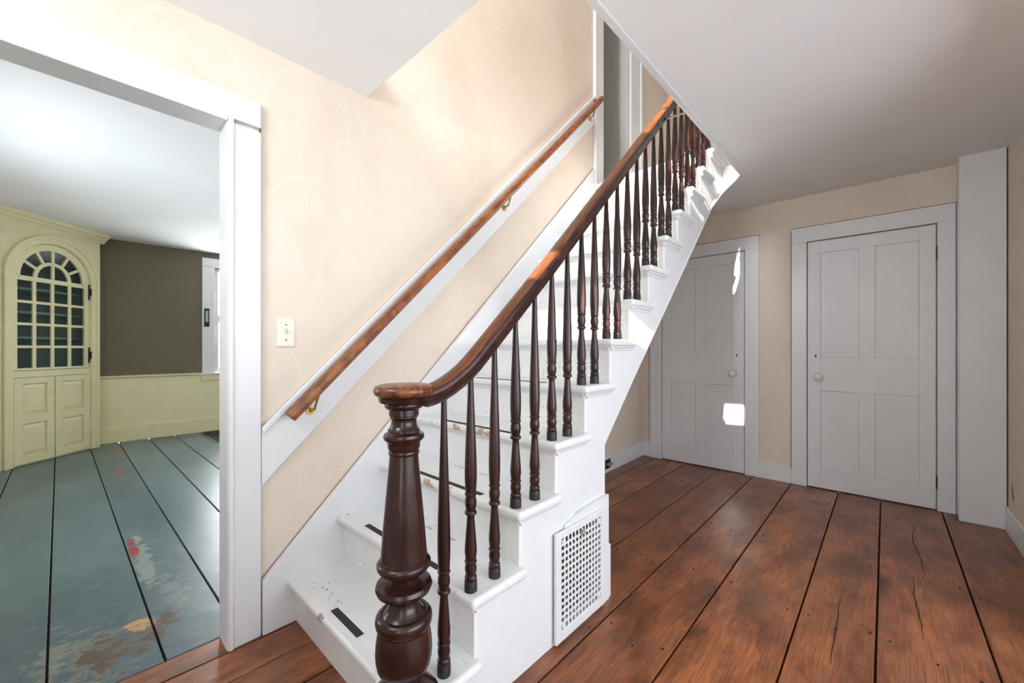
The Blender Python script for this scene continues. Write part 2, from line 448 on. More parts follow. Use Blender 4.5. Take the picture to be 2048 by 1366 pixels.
w.box(-6.8, -4.3, y0, y1, 0, 2.5).box(-4.3, -2.9, y0, y1, 0, 0.75).box(-4.3, -2.9, y0, y1, 2.15, 2.5).box(-2.9, -1.86, y0, y1, 0, 2.5)
w.box(-1.86, -1.26, y0, y1, 0, TOP).box(-1.26, -0.48, y0, y1, 2.106, 3.03).box(-1.26, -0.48, y0, y1, 1.80, 1.872).box(-0.48, -0.34, y0, y1, 0, TOP)
w.box(-1.26, -1.22, y0, y1, 3.03, TOP).box(-0.52, -0.48, y0, y1, 3.03, TOP).box(-1.22, -0.52, y0, y1, 4.36, TOP)
w.box(-0.34, -0.14, y0, y1, 0, TOP).box(-0.14, 0.40, y0, y1, 0, 0.45).box(-0.14, 0.40, y0, y1, 2.02, TOP).box(0.40, 0.75, y0, y1, 0, TOP)
struct(w.build('wall_front', 'paper_back'), 'outer front wall of the house around the entrance', 'wall')
w = B().box(XFAR - 0.1, XFAR, YF, 1.27, 0.755, ROOMC + 0.05).box(XFAR - 0.1, XFAR, 1.27, 2.05, 2.19, ROOMC + 0.05).box(XFAR - 0.1, XFAR, 2.05, 3.3, 0.755, ROOMC + 0.05)
struct(w.build('wall_far', 'lattice'), 'dark olive lattice-papered wall beyond the corner cupboard', 'wall')
w = B().box(XFAR - 0.1, XFAR + 0.004, YF, 3.3, 0, 0.755)
struct(w.build('trim_1', 'yellow'), 'pale yellow wainscot under the dark lattice wallpaper', 'wainscot')
w = B().box(XFAR - 0.1, -4.0, 3.2, 3.3, 0, 2.5).box(-4.0, -2.6, 3.2, 3.3, 0, 0.78).box(-4.0, -2.6, 3.2, 3.3, 2.12, 2.5).box(-2.6, -1.86, 3.2, 3.3, 0, 2.5)
struct(w.build('wall_side', 'lattice'), 'dark papered end wall of the blue-floored room', 'wall')
w = B().box(2.2, 2.3, YF - 0.12, -0.45, 0, 2.5).box(2.2, 2.3, 2.55, 2.7, 0, 2.5).box(2.2, 2.3, -0.45, 2.55, 0, 0.45).box(2.2, 2.3, -0.45, 2.55, 2.2, 2.5)
w.box(XR + 0.1, 2.3, 2.6, 2.7, 0, 2.5).box(XR + 0.1, 2.3, YF - 0.12, YF, 0, 2.5)
struct(w.build('wall_parlour', 'white'), 'white walls of the bright room across the hall', 'wall')
w = B().box(xl(5.6) - 1.0, XR + 0.1, 5.5, 5.6, UP, TOP)
struct(w.build('wall_landing', 'greywall'), 'plain end wall of the upstairs landing', 'wall')
w = B().box(-2.9, xl(3.7) - 0.09, 3.665, 3.72, 2.3, TOP).box(-2.95, -2.9, 2.6, 3.72, 2.3, TOP).box(-2.9, xl(2.7) - 0.09, 2.6, 2.7, 2.3, TOP)
struct(w.build('wall_upstairs', 'greywall'), 'plain grey plaster wall seen through the upstairs doorway', 'wall')

# ceilings -----------------------------------------------------------
def slab(b, x0, x1, ya, yb):
    b.prism([(ya, zc(ya)), (yb, zc(yb)), (yb, UP - 0.032), (ya, UP - 0.032)], 'x', x0, x1)
w = B()
slab(w, -1.90, XR + 0.02, YF - 0.02, 0.926); slab(w, -0.715, XR + 0.02, 0.926, 3.141)
slab(w, -0.735, XR + 0.02, 3.141, 3.30); slab(w, -1.90, XR + 0.02, 3.30, 5.6)
struct(w.build('ceiling', 'ceiling'), 'smooth white hall ceiling cut open above the staircase', 'ceiling')
w = B().box(XFAR - 0.1, -1.84, YF - 0.1, 3.3, ROOMC, ROOMC + 0.1)
struct(w.build('ceiling', 'ceiling'), 'flat white ceiling of the blue-floored room', 'ceiling')
w = B().box(-3.0, XR + 0.1, YF - 0.12, 5.6, TOP, TOP + 0.1)
struct(w.build('ceiling', 'ceiling'), 'white upstairs ceiling over the stairwell', 'ceiling')
w = B().box(XR + 0.08, 2.3, YF - 0.12, 2.7, 2.42, 2.5)
struct(w.build('ceiling', 'ceiling'), 'white ceiling of the bright room across the hall', 'ceiling')
# lip board round the stairwell opening, its lower edge showing under the ceiling
w = B().prism([(0.926, zc(0.926) - 0.008), (3.141, zc(3.141) - 0.006), (3.141, UP), (0.926, UP)], 'x', -0.742, -0.712)
struct(w.build('trim_2', 'trimwhite', bevel=0.004), 'narrow white lip board edging the long side of the stairwell opening', 'trim')

# floors -------------------------------------------------------------
fl = struct(B().box(-1.90, XR + 0.1, YF - 0.12, YB + 0.4, -0.08, -0.026).build('floor', 'subfloor'), 'hall floor of wide brown pine boards with dark gaps', 'floor')
gaps = [(-1.862, -1.862), (-1.747, -1.690), (-1.588, -1.545), (-1.408, -1.402), (-1.115, -1.103), (-0.842, -0.834), (-0.566, -0.562), (-0.264, -0.261), (-0.026, -0.023), (0.286, 0.281), (0.60, 0.60)]
hw = 0.0034
for (a0, a1), (b0, b1) in zip(gaps, gaps[1:]):
    y0, y1 = YF - 0.1, YB + 0.02
    ge = lambda a, b, y: a + (b - a) * (y - 0.36) / 3.4
    dz = random.uniform(-0.0015, 0.0015)
    B().prism([(ge(a0, a1, y0) + hw, y0), (ge(b0, b1, y0) - hw, y0), (ge(b0, b1, y1) - hw, y1), (ge(a0, a1, y1) + hw, y1)], 'z', -0.024, dz).build('floorboard', 'wood', fl, 0.002, seg=1)
# iron nail heads, two rows to a board at each joist
w = B()
for jy in (0.75, 1.42, 2.05, 2.72, 3.35, 3.86):
    for (a0, a1), (b0, b1) in zip(gaps[3:], gaps[4:]):
        for q in (0.10, 0.52, 0.88):
            if random.random() < 0.86:
                px = a1 + (b1 - a1) * q + random.uniform(-0.01, 0.01); py = jy + random.uniform(-0.05, 0.05)
                if px < XR - 0.03: w.lathe([(0.0042, 0.0), (0.0042, 0.0022)], (px, py, 0), 8)
nails = w.build('nail_heads', 'black', fl); nails['kind'] = 'stuff'
def split(pts):
    b = B(); n = len(pts)
    vs = []
    for i, (x, y) in enumerate(pts):
        h = 0.0016 * math.sin(PI * (i + 0.25) / (n - 0.5)) + 0.0004
        vs += [(x - h, y, 0.0019), (x + h, y, 0.0019)]
    return b.add(vs, [(2 * i, 2 * i + 1, 2 * i + 3, 2 * i + 2) for i in range(n - 1)]).build('board_split', 'gap', fl)
for line in [[(0.139, 3.603), (0.118, 3.266), (0.138, 2.985), (0.143, 2.8)], [(0.103, 2.764), (0.095, 2.54), (0.103, 2.363), (0.108, 2.173)], [(-0.147, 2.316), (-0.141, 2.017), (-0.138, 1.782)]]:
    fine_pts = []
    for (xa, ya), (xb, yb) in zip(line, line[1:]):
        for q in range(5): fine_pts.append((xa + (xb - xa) * q / 5 + random.uniform(-0.003, 0.003), ya + (yb - ya) * q / 5))
    split(fine_pts + [line[-1]])
bf = struct(B().box(XFAR, -1.862, YF, 3.2, -0.08, -0.026).build('floor', 'subfloor'), 'worn blue-grey painted board floor of the room beyond the doorway', 'floor')
ys = [(-0.62, -0.66), (-0.345, -0.40), (-0.062, -0.148), (0.216, 0.106), (0.430, 0.345), (0.680, 0.610), (0.935, 0.850), (1.20, 1.12), (1.47, 1.39), (1.75, 1.67), (2.02, 1.94), (2.30, 2.22), (2.58, 2.50), (2.86, 2.78), (3.2, 3.2)]
ys = [(-0.66, -0.66)] + ys[1:]
for (a0, a1), (b0, b1) in zip(ys, ys[1:]):
    B().prism([(-1.864, a0 + 0.0034), (-1.864, b0 - 0.0034), (XFAR, b1 - 0.0034), (XFAR, a1 + 0.0034)], 'z', -0.024, random.uniform(-0.0015, 0.001)).build('floorboard', 'blue', bf, 0.002, seg=1)
struct(B().box(XR, 2.2, YF, 2.6, -0.08, 0).build('floor', 'wood'), 'brown board floor of the room across the hall', 'floor')
struct(B().box(-0.70, XR, YF, 5.6, UP - 0.03, UP).build('floor', 'wood'), 'upstairs floor beside the stairwell opening', 'floor')
struct(B().box(-2.95, xl(3.5), 2.6, 3.72, UP - 0.1, UP - 0.03).build('floor', 'wood'), 'floor inside the upstairs doorway', 'floor')

# doorway casing on the left wall --------------------------------------
d = struct_empty('door_1', 'white cased opening into the blue-floored room', 'doorway', LW((0, 0.37, 0)))
for nm, a in (('side_casing', (-0.0, 0.022, 0.392, 0.482, 0, 1.925)), ('side_casing', (0, 0.022, -0.66, -0.572, 0, 1.925)), ('head_casing', (0, 0.022, -0.66, 0.482, 1.942, 2.036)),
              ('jamb', (-0.092, 0.020, 0.372, 0.392, 0, 1.935)), ('jamb', (-0.092, 0.020, -0.572, -0.55, 0, 1.935)), ('head_jamb', (-0.092, 0.018, -0.572, 0.392, 1.925, 1.945))):
    bx(nm, 'trimwhite', d, *a, 0.003, LW)
w = B(LW)
w.box(0.018, 0.032, 0.375, 0.393, 0, 1.94).box(0.018, 0.032, -0.573, 0.375, 1.924, 1.942)
w.build('bead', 'trimwhite', d, 0.006, seg=3)
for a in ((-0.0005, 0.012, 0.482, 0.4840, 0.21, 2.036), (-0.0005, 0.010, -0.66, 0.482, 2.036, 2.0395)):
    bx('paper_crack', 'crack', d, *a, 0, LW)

# back wall doors --------------------------------------------------------
def panel_door(name, label, x0, x1, ups, lows, knob_x, key_x, hinge_x, ztop, cas):
    d = struct_empty(name, label, 'door', ((x0 + x1) / 2, YB - 0.02, 0))
    ya, yb = YB - 0.014, YB + 0.022
    (l0, l1), (r0, r1) = ups
    g = 0.004
    z0, zt, zm0, zm1, zl = 0.008, ztop - 0.006, lows[1], 1.032, lows[0]
    zu = ztop - 0.10
    for a in ((x0 + g, l0), (r1, x1 - g)): bx('stile', 'doorwhite', d, a[0], a[1], ya, yb, z0, zt, 0.0018)
    for a in ((z0, zl), (zm0, zm1), (zu, zt)): bx('rail', 'doorwhite', d, l0, r1, ya + 0.0006, yb, a[0], a[1], 0.0015)
    for a in ((zl, zm0), (zm1, zu)): bx('mullion', 'doorwhite', d, l1, r0, ya + 0.0004, yb, a[0], a[1], 0.0015)
    for p0, p1 in ups:
        for a in ((zl, zm0), (zm1, zu)):
            bx('panel', 'doorwhite', d, p0 + 0.0009, p1 - 0.0009, ya + 0.009, yb - 0.006, a[0] + 0.0009, a[1] - 0.0009)
    k = B()
    f = lambda p: (knob_x + p[0], ya - p[2], 0.879 + p[1])
    kb = B(f).lathe([(0.010, 0.0), (0.010, 0.018), (0.022, 0.026), (0.0285, 0.040), (0.0275, 0.052), (0.019, 0.062), (0.004, 0.066)], (0, 0, 0), 20).build('knob', 'porcelain', d, 0, True)
    B(f).lathe([(0.021, 0.0), (0.020, 0.004), (0.012, 0.007)], (0, 0, 0), 18).build('rose', 'steel', kb, 0, True)
    B().box(key_x - 0.003, key_x + 0.003, ya - 0.002, ya + 0.002, 1.028, 1.044).lathe([(0.0055, 0), (0.0055, 0.009)], (key_x, ya - 0.002, 1.040), 10).build('keyhole', 'black', d)
    for hz in (0.196, 1.749):
        h = B().tube((hinge_x, ya - 0.004, hz - 0.042), (hinge_x, ya - 0.004, hz + 0.042), 0.0065, 8).box(hinge_x - 0.006, hinge_x + 0.012, ya - 0.003, ya + 0.004, hz - 0.038, hz + 0.038)
        h.ball((hinge_x, ya - 0.004, hz - 0.046), 0.005, 0.005, 0.006, 8, 5).build('hinge', 'hinge' if hinge_x > 0 else 'white', d)
    # casing and rebate
    c0, c1 = cas
    ct = 2.068
    bx('side_casing', 'trimwhite', d, c0, x0 - 0.002, YB - 0.024, YB, 0, ztop + 0.002, 0.003)
    bx('side_casing', 'trimwhite', d, x1 + 0.002, c1, YB - 0.024, YB, 0, ztop + 0.002, 0.003)
    bx('head_casing', 'trimwhite', d, c0, c1, YB - 0.024, YB, ztop + 0.002, ct, 0.003)
    bx('door_stop', 'white', d, x0 - 0.004, x1 + 0.004, YB + 0.024, YB + 0.03, 0, ztop + 0.006)
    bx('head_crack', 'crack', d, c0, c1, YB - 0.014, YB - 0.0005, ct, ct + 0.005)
    return d
panel_door('door_2', 'white four-panel door tucked under the stairs with knob at its right stile', -1.634, -0.900, [(-1.544, -1.311), (-1.221, -0.996)], (0.158, 0.774), -0.985, -0.962, -1.634, 1.955, (-1.752, -0.790))
d3 = panel_door('door_3', 'white four-panel door beside the boxed corner post with iron hinges', -0.457, 0.258, [(-0.371, -0.143), (-0.053, 0.173)], (0.158, 0.770), -0.383, -0.402, 0.260, 1.949, (-0.559, 0.345))
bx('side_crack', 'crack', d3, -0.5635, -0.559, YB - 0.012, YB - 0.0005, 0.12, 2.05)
# rooms behind closed doors need only a dark backing
struct(B().box(-1.70, 0.32, YB + 0.1, YB + 0.14, 0, 2.3).build('trim_4', 'wood'), 'wooden boarding behind the closed doors', 'backing')
# corner post, baseboards
p = struct_empty('trim_5', 'white boxed corner post standing beside the right-hand door', 'post', (0.44, 3.9, 0))
bx('front_board', 'trimwhite', p, 0.350, XR - 0.006, 3.832, 3.852, 0, 2.326, 0.002)
bx('side_board', 'trimwhite', p, 0.348, 0.372, 3.8535, YB, 0, 2.326, 0.002)
bx('edge_strip', 'trimwhite', p, 0.3475, 0.3575, 3.830, 3.8525, 0, 2.326, 0.001)
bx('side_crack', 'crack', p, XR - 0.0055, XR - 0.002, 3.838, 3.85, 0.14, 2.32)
struct(B().box(-0.790, -0.559, YB - 0.020, YB, 0, 0.124).build('baseboard_back', 'trimwhite', bevel=0.002), 'short white baseboard between the two doors', 'baseboard')
struct(B().box(XR - 0.014, XR, 2.40, 3.832, 0, 0.144).build('baseboard_right', 'trimwhite', bevel=0.003), 'white baseboard along the peach right-hand wall', 'baseboard')
bl = B(LW).box(0, 0.015, 1.62, YB, 0, 0.147)
bl.box(0, 0.13, YB - 0.016, YB, 0, 0.147)
struct(bl.build('baseboard_left', 'trimwhite', bevel=0.003), 'white baseboard in the corner under the stairs', 'baseboard')
struct(B().box(XFAR, XFAR + 0.018, 0.19, 3.2, 0, 0.178).build('baseboard_far', 'yellow', bevel=0.003), 'yellow baseboard below the yellow wainscot', 'baseboard')
struct(B().prism([(XFAR, 0.745), (XFAR + 0.014, 0.750), (XFAR + 0.030, 0.764), (XFAR + 0.030, 0.776), (XFAR, 0.780)], 'y', 0.17, 1.12).build('trim_6', 'yellow'), 'yellow chair rail along the foot of the dark wallpaper', 'chair rail')

# window of the blue-floored room ------------------------------------------
wn = struct_empty('window_1', 'white sash window in the far dark-papered wall', 'window', (XFAR, 1.66, 0.76))
bx('side_casing', 'white', wn, XFAR, XFAR + 0.024, 1.132, 1.268, 0.775, 2.19, 0.003)
bx('side_casing', 'white', wn, XFAR, XFAR + 0.024, 2.052, 2.19, 0.775, 2.19, 0.003)
bx('head_casing', 'white', wn, XFAR, XFAR + 0.026, 1.132, 2.19, 2.192, 2.30, 0.003)
bx('sill', 'white', wn, XFAR, XFAR + 0.045, 1.10, 2.22, 0.755, 0.776, 0.004)
bx('apron', 'yellow', wn, XFAR, XFAR + 0.022, 1.128, 2.19, 0.68, 0.754, 0.003)
for z0, z1, xo in ((0.78, 1.50, -0.03), (1.50, 2.19, -0.06)):
    s = B().box(XFAR + xo - 0.03, XFAR + xo, 1.272, 1.318, z0, z1).box(XFAR + xo - 0.03, XFAR + xo, 2.0, 2.048, z0, z1)
    s.box(XFAR + xo - 0.03, XFAR + xo, 1.318, 2.0, z0, z0 + 0.05).box(XFAR + xo - 0.03, XFAR + xo, 1.318, 2.0, z1 - 0.045, z1)
    so = s.build('sash', 'white', wn)
    B().box(XFAR + xo - 0.017, XFAR + xo - 0.013, 1.315, 2.003, z0 + 0.045, z1 - 0.04).build('pane', 'glass', so)

def sash_window(name, label, x0, x1, z0, z1, nx, nz, yy):
    wn = struct_empty(name, label, 'window', ((x0 + x1) / 2, yy, z0))
    B().box(x0, x0 + 0.035, yy - 0.02, yy + 0.02, z0, z1).box(x1 - 0.035, x1, yy - 0.02, yy + 0.02, z0, z1).box(x0 + 0.035, x1 - 0.035, yy - 0.02, yy + 0.02, z0, z0 + 0.035).box(x0 + 0.035, x1 - 0.035, yy - 0.02, yy + 0.02, z1 - 0.035, z1).build('sash', 'white', wn)
    for i in range(1, nx): bx('muntin', 'white', wn, x0 + (x1 - x0) * i / nx - 0.009, x0 + (x1 - x0) * i / nx + 0.009, yy - 0.012, yy + 0.012, z0 + 0.03, z1 - 0.03)
    for i in range(1, nz): bx('muntin', 'white', wn, x0 + 0.03, x1 - 0.03, yy - 0.011, yy + 0.011, z0 + (z1 - z0) * i / nz - 0.009, z0 + (z1 - z0) * i / nz + 0.009)
    B().box(x0 + 0.03, x1 - 0.03, yy - 0.002, yy + 0.002, z0 + 0.03, z1 - 0.03).build('pane', 'glass', wn)
sash_window('window_2', 'plain glass transom over the front door', -1.26, -0.48, 1.872, 2.106, 1, 1, YF - 0.06)
sash_window('window_3', 'small-paned sash window at the head of the stairwell', -1.22, -0.52, 3.03, 4.36, 3, 4, YF - 0.06)
sash_window('window_4_added', 'assumed unseen front window added to light the blue-floored room', -4.3, -2.9, 0.75, 2.15, 4, 4, YF - 0.06)  # assumed window, unseen, added as a light source for this room
sash_window('window_6_added', 'unseen sash window added to light the blue-floored room from its end wall', -4.0, -2.6, 0.78, 2.12, 4, 4, 3.25)  # unseen end window added so skylight reaches the cupboard and wainscot
sash_window('window_5_added', 'unseen curtained sidelight added beside the front door for fill light', -0.14, 0.40, 0.45, 2.02, 2, 5, YF - 0.06)  # sidelight added out of view to bring fill light into the hall
cn = thing('added_curtain', 'unseen white sheer curtain added to diffuse sun at the added sidelight', 'curtain', (0.13, YF + 0.01, 0.4))  # curtain added out of view to soften sun through the added sidelight
cb = B(); cvs = [(-0.17 + 0.60 * i / 60, YF + 0.014 + 0.007 * math.sin(i * 0.9), z) for i in range(61) for z in (0.40, 2.06)]
cb.add(cvs, [(2 * i, 2 * i + 2, 2 * i + 3, 2 * i + 1) for i in range(60)]).build('cloth', 'sheer', cn, 0, True)
B().tube((-0.20, YF + 0.016, 2.065), (0.46, YF + 0.016, 2.065), 0.006, 10).build('rod', 'brass', cn, 0, True)
fd = struct_empty('door_4', 'white front door below the transom', 'door', (-0.87, YF - 0.06, 0))
bx('leaf', 'white', fd, -1.26, -0.48, YF - 0.09, YF - 0.04, 0, 1.80, 0.003)
for a in (-1.16, -0.82):
    for b in ((0.2, 0.8), (1.0, 1.65)): bx('panel', 'white', fd, a, a + 0.26, YF - 0.04, YF - 0.028, b[0], b[1], 0.008)

# ------------------------------------------------------------------ the staircase
RISE, RUN, Y1 = 0.193, 0.2015, 0.605
def TZ(n): return 0.178 + RISE * (n - 1)
def RY(n): return Y1 + RUN * (n - 1)
st = thing('staircase', 'white painted wooden staircase with scuffed treads rising beside the papered wall', 'staircase', (-1.33, 0.6, 0))
NT = 13
def xw(y): return xl(y) + 0.001
for n in range(1, NT + 1):
    yn, yr, zt = RY(n) - 0.032, RY(n + 1) + 0.012, TZ(n)
    if n == 1:
        arc = [(-0.917 + 0.125 * math.cos(a), 0.583 + 0.125 * math.sin(a)) for a in [math.radians(t) for t in range(0, -181, -12)]]
        arc = [q for q in arc if q[0] > -1.042]
        poly = [(xw(yn), yr), (xw(yn), yn), (-1.040, yn)] + arc[::-1] + [(-0.868, 0.60), (-0.868, yr)]
        poly = [(xw(yn), yr), (xw(yn), yn), (-1.042, yn)] + arc[::-1][1:-1] + [(-0.795, 0.60), (-0.868, 0.69), (-0.868, yr)]
        t = B().prism(poly, 'z', zt - 0.032, zt).build('tread', 'tread', st, 0.013, seg=4)
    elif n == NT:
        t = B().box(xw(3.0), -0.868, yn, 5.5, zt - 0.032, zt).build('landing', 'tread', st, 0.013, seg=4)
    else:
        t = B().box(xw(yn), -0.868, yn, yr, zt - 0.032, zt).build('tread', 'tread', st, 0.013, seg=4)
    # cove under the nosing, front and return
    if n > 1:
        zz = zt - 0.032
        cv = [(0, 0), (-0.020, 0), (-0.017, -0.007), (-0.008, -0.011), (-0.005, -0.020), (0, -0.022)]
        c = B().prism([(RY(n) + a, zz + b) for a, b in cv], 'x', xw(yn), XS + 0.018)
        c.prism([(XS - a, zz + b) for a, b in cv], 'y', RY(n) - 0.016, min(RY(n + 1), 3.3) + 0.004)
        c.build('cove_moulding', 'trimwhite', t)
    zb = 0 if n == 1 else TZ(n - 1)
    r = B()
    if n == 1: r.prism([(xw(Y1), Y1), (-1.02, Y1), (-1.00, 0.53), (-0.96, 0.49), (-0.90, 0.48), (-0.85, 0.51), (-0.825, 0.57), (-0.86, 0.66), (XS, 0.72), (XS, 0.74), (xw(Y1), 0.74)], 'z', 0, zt - 0.032)
    else: r.box(xw(RY(n)), XS + 0.0005, RY(n), RY(n) + 0.018, zb - 0.002, zt - 0.032)
    ro = r.build('riser', 'riser', st, 0.0015, seg=1)
    if n > 1:
        for ex in (-1.005, -1.60):
            B(lambda p: (ex + p[0], RY(n) - p[2], TZ(n - 1) + 0.028 + p[1])).lathe([(0.009, 0), (0.010, 0.004), (0.006, 0.009), (0.003, 0.010)], (0, 0, 0), 10).build('rod_eyelet', 'trimwhite', ro, 0, True)
    strips = {1: [(-1.430, -1.236, 0.608, 0.633)], 2: [(-1.572, -1.085, 0.806, 0.829)], 3: [(-1.56, -1.084, 1.001, 1.023)], 4: [(-1.56, -1.084, 1.190, 1.213)], 5: [(-1.54, -1.090, 1.39, 1.412)]}
    for sx in strips.get(n, []):
        bx('grip_strip', 'tape', t, *sx, zt, zt + 0.0012)
# outer string: saw-tooth top, raking lower edge
def soff(y): return 0.678 + 0.98 * (y - 1.573)
pl = [(0.70, 0), (0.70, TZ(1) - 0.032)]
for n in range(1, NT):
    pl += [(RY(n + 1) + 0.002, TZ(n) - 0.032), (RY(n + 1) + 0.002, TZ(n + 1) - 0.032)]
pl += [(3.298, TZ(NT) - 0.032), (3.298, 2.262), (3.25, 2.233), (3.107, 2.129), (2.962, soff(2.962)), (1.300, soff(1.300)), (1.215, 0.40), (1.215, 0.0)]
B().prism(pl, 'x', XS - 0.020, XS).build('string', 'white', st, 0.0015, seg=1)
B().prism([(1.20, 0.394), (1.586, 0.394), (1.586, soff(1.586) + 0.02), (1.20, 0.40)], 'x', XS - 0.034, XS - 0.008).box(XS - 0.034, XS - 0.008, 1.507, 1.586, 0, 0.394).box(XS - 0.034, XS - 0.008, 1.20, 1.507, 0, 0.050).build('spandrel_panel', 'white', st)
B().box(xw(1.6), XS - 0.012, 1.566, 1.586, 0, 0.70).build('end_panel', 'white', st)
B().prism([(1.573, soff(1.573)), (3.34, 2.34), (3.34, 2.38), (1.573, soff(1.573) + 0.03)], 'x', xw(2.4) - 0.02, XS - 0.006).build('soffit', 'ceiling', st)
# plaster lip sweeping from the stair soffit to the stairwell edge
cur = [(-0.902, 2.955, 2.022), (-0.900, 3.03, 2.078), (-0.899, 3.107, 2.129), (-0.893, 3.170, 2.180), (-0.878, 3.203, 2.222), (-0.848, 3.215, 2.256), (-0.812, 3.200, 2.276), (-0.775, 3.170, 2.288), (-0.742, 3.141, 2.303)]
lip = B(); vs = []; k = len(cur)
for (x, y, z) in cur: vs += [(x, y, z), (x, y + 0.004, z + 0.026), (x, 3.298, 2.345), (x, 3.298, 2.316)]
fs = []
for i in range(k - 1):
    for j in range(4): fs.append((i * 4 + j, i * 4 + (j + 1) % 4, (i + 1) * 4 + (j + 1) % 4, (i + 1) * 4 + j))
fs += [(0, 1, 2, 3), tuple((k - 1) * 4 + j for j in (3, 2, 1, 0))]
lip.add(vs, fs).build('plaster_lip', 'ceiling', st, 0, True)
# wall skirt following the flight
sk = [(0.486, 0.0), (0.486, 0.207), (0.609, 0.328), (2.98, 0.328 + 0.968 * 2.371), (2.98, 2.30), (0.70, 0.06), (0.70, 0.0)]
B(LW).prism(sk, 'x', 0, 0.028).build('wall_skirt', 'trimwhite', st, 0.003)
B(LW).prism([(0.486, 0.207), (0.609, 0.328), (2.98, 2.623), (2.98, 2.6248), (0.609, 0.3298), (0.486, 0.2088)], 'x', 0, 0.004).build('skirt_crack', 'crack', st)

# ------------------------------------------------------------------ banister
XB = -0.917
bn = thing('stair_banister', 'dark mahogany banister with turned balusters and worn brown handrail on the open stair side', 'banister', (XB, 0.58, 0.178))
prof = [(0.092, 0.178), (0.092, 0.196), (0.084, 0.204), (0.078, 0.214), (0.068, 0.226), (0.054, 0.240), (0.046, 0.247), (0.047, 0.252), (0.058, 0.266), (0.0665, 0.284), (0.0708, 0.304), (0.0718, 0.322), (0.0705, 0.345), (0.0670, 0.368), (0.0640, 0.380),
        (0.0665, 0.385), (0.0712, 0.394), (0.0722, 0.403), (0.0705, 0.412), (0.0640, 0.419), (0.0565, 0.420), (0.0550, 0.418), (0.0520, 0.421), (0.0430, 0.430), (0.0375, 0.442), (0.0360, 0.452), (0.0400, 0.458), (0.0560, 0.466), (0.0680, 0.476), (0.0722, 0.487), (0.0690, 0.496), (0.0550, 0.502), (0.0420, 0.504),
        (0.0370, 0.507), (0.0400, 0.514), (0.0480, 0.523), (0.0560, 0.529), (0.0640, 0.533), (0.0680, 0.540), (0.0682, 0.548), (0.0650, 0.553), (0.0610, 0.555), (0.0610, 0.559), (0.0590, 0.560), (0.0575, 0.58), (0.0530, 0.64), (0.0475, 0.70), (0.0420, 0.76), (0.0378, 0.805), (0.0365, 0.826)]
z5 = lambda y: 0.8 + 0  # kept simple: upper mouldings follow in metres
prof += [(0.0385, 0.828), (0.0395, 0.833), (0.0375, 0.837), (0.0410, 0.846), (0.0415, 0.856), (0.0440, 0.862), (0.0500, 0.866), (0.0522, 0.873), (0.0500, 0.880), (0.0440, 0.883), (0.0405, 0.886), (0.0405, 0.891), (0.0360, 0.896), (0.0325, 0.905), (0.0318, 0.916),
         (0.0335, 0.921), (0.0360, 0.923), (0.0360, 0.926), (0.0378, 0.928), (0.0378, 0.943), (0.0450, 0.946), (0.0490, 0.952), (0.0490, 0.957), (0.0475, 0.960), (0.0610, 0.962), (0.0630, 0.967), (0.0640, 0.974), (0.0680, 0.979)]
nw = B().lathe(prof, (XB, 0.579, 0), 40).build('newel_post', 'newel', bn, 0, True)
B().lathe([(0.0680, 0.979), (0.0735, 0.982), (0.0765, 0.989), (0.0760, 0.997), (0.0720, 1.003), (0.0620, 1.007), (0.0300, 1.009), (0.002, 1.0095)], (XB, 0.579, 0), 40).build('newel_cap', 'newelcap', nw, 0, True)
# handrail swept along its easing and rake
path = [(0.635, 0.970), (0.66, 0.9735), (0.69, 0.982), (0.72, 0.995), (0.75, 1.011), (0.78, 1.030), (0.81, 1.0535), (0.84, 1.080), (0.88, 1.1165), (0.93, 1.163), (1.0, 1.2285), (1.06, 1.284), (1.2, 1.4145)]
yy = 1.4
while yy < 3.13: path.append((yy, 1.4145 + 0.962 * (yy - 1.2))); yy += 0.2
def railz(y):
    for (a, b), (c, e) in zip(path, path[1:]):
        if y <= c: return b + (e - b) * (y - a) / (c - a)
    return path[-1][1]
half = [(0.0, 0.0285), (0.010, 0.0280), (0.019, 0.0250), (0.0265, 0.0185), (0.0305, 0.0095), (0.0305, 0.002), (0.0270, -0.004), (0.0235, -0.006), (0.0235, -0.009), (0.0215, -0.012), (0.0215, -0.027)]
sec = half + [(-a, b) for a, b in reversed(half)][:-1]
def sweep(b, path, sec, xc, flags=None):
    n = len(sec); vs = []
    for i, (y, z) in enumerate(path):
        a = path[max(0, i - 1)]; c = path[min(len(path) - 1, i + 1)]
        ty, tz = c[0] - a[0], c[1] - a[1]; L = math.hypot(ty, tz); ny, nz = -tz / L, ty / L
        vs += [(xc + sx, y + ny * sn, z + nz * sn) for sx, sn in sec]
    o = len(b.v); b.v += [b.t(q) if b.t else q for q in vs]
    for i in range(len(path) - 1):
        for j in range(n):
            b.f.append((o + i * n + j, o + i * n + (j + 1) % n, o + (i + 1) * n + (j + 1) % n, o + (i + 1) * n + j))
            b.mi.append(flags(j, n) if flags else 0)
    b.f.append(tuple(range(o, o + n))[::-1]); b.f.append(tuple(range(o + (len(path) - 1) * n, o + len(path) * n))); b.mi += [0, 0]
    return b
hr = sweep(B(), path, sec, XB, lambda j, n: 0 if (j < 3 or j >= n - 3) else 1).build('handrail', ['railtop', 'railside'], bn, 0, True)
B().tube((-0.895, 2.225, 2.375), (-0.738, 2.09, 2.292), 0.005, 8).build('brace_rod', 'steel', hr)
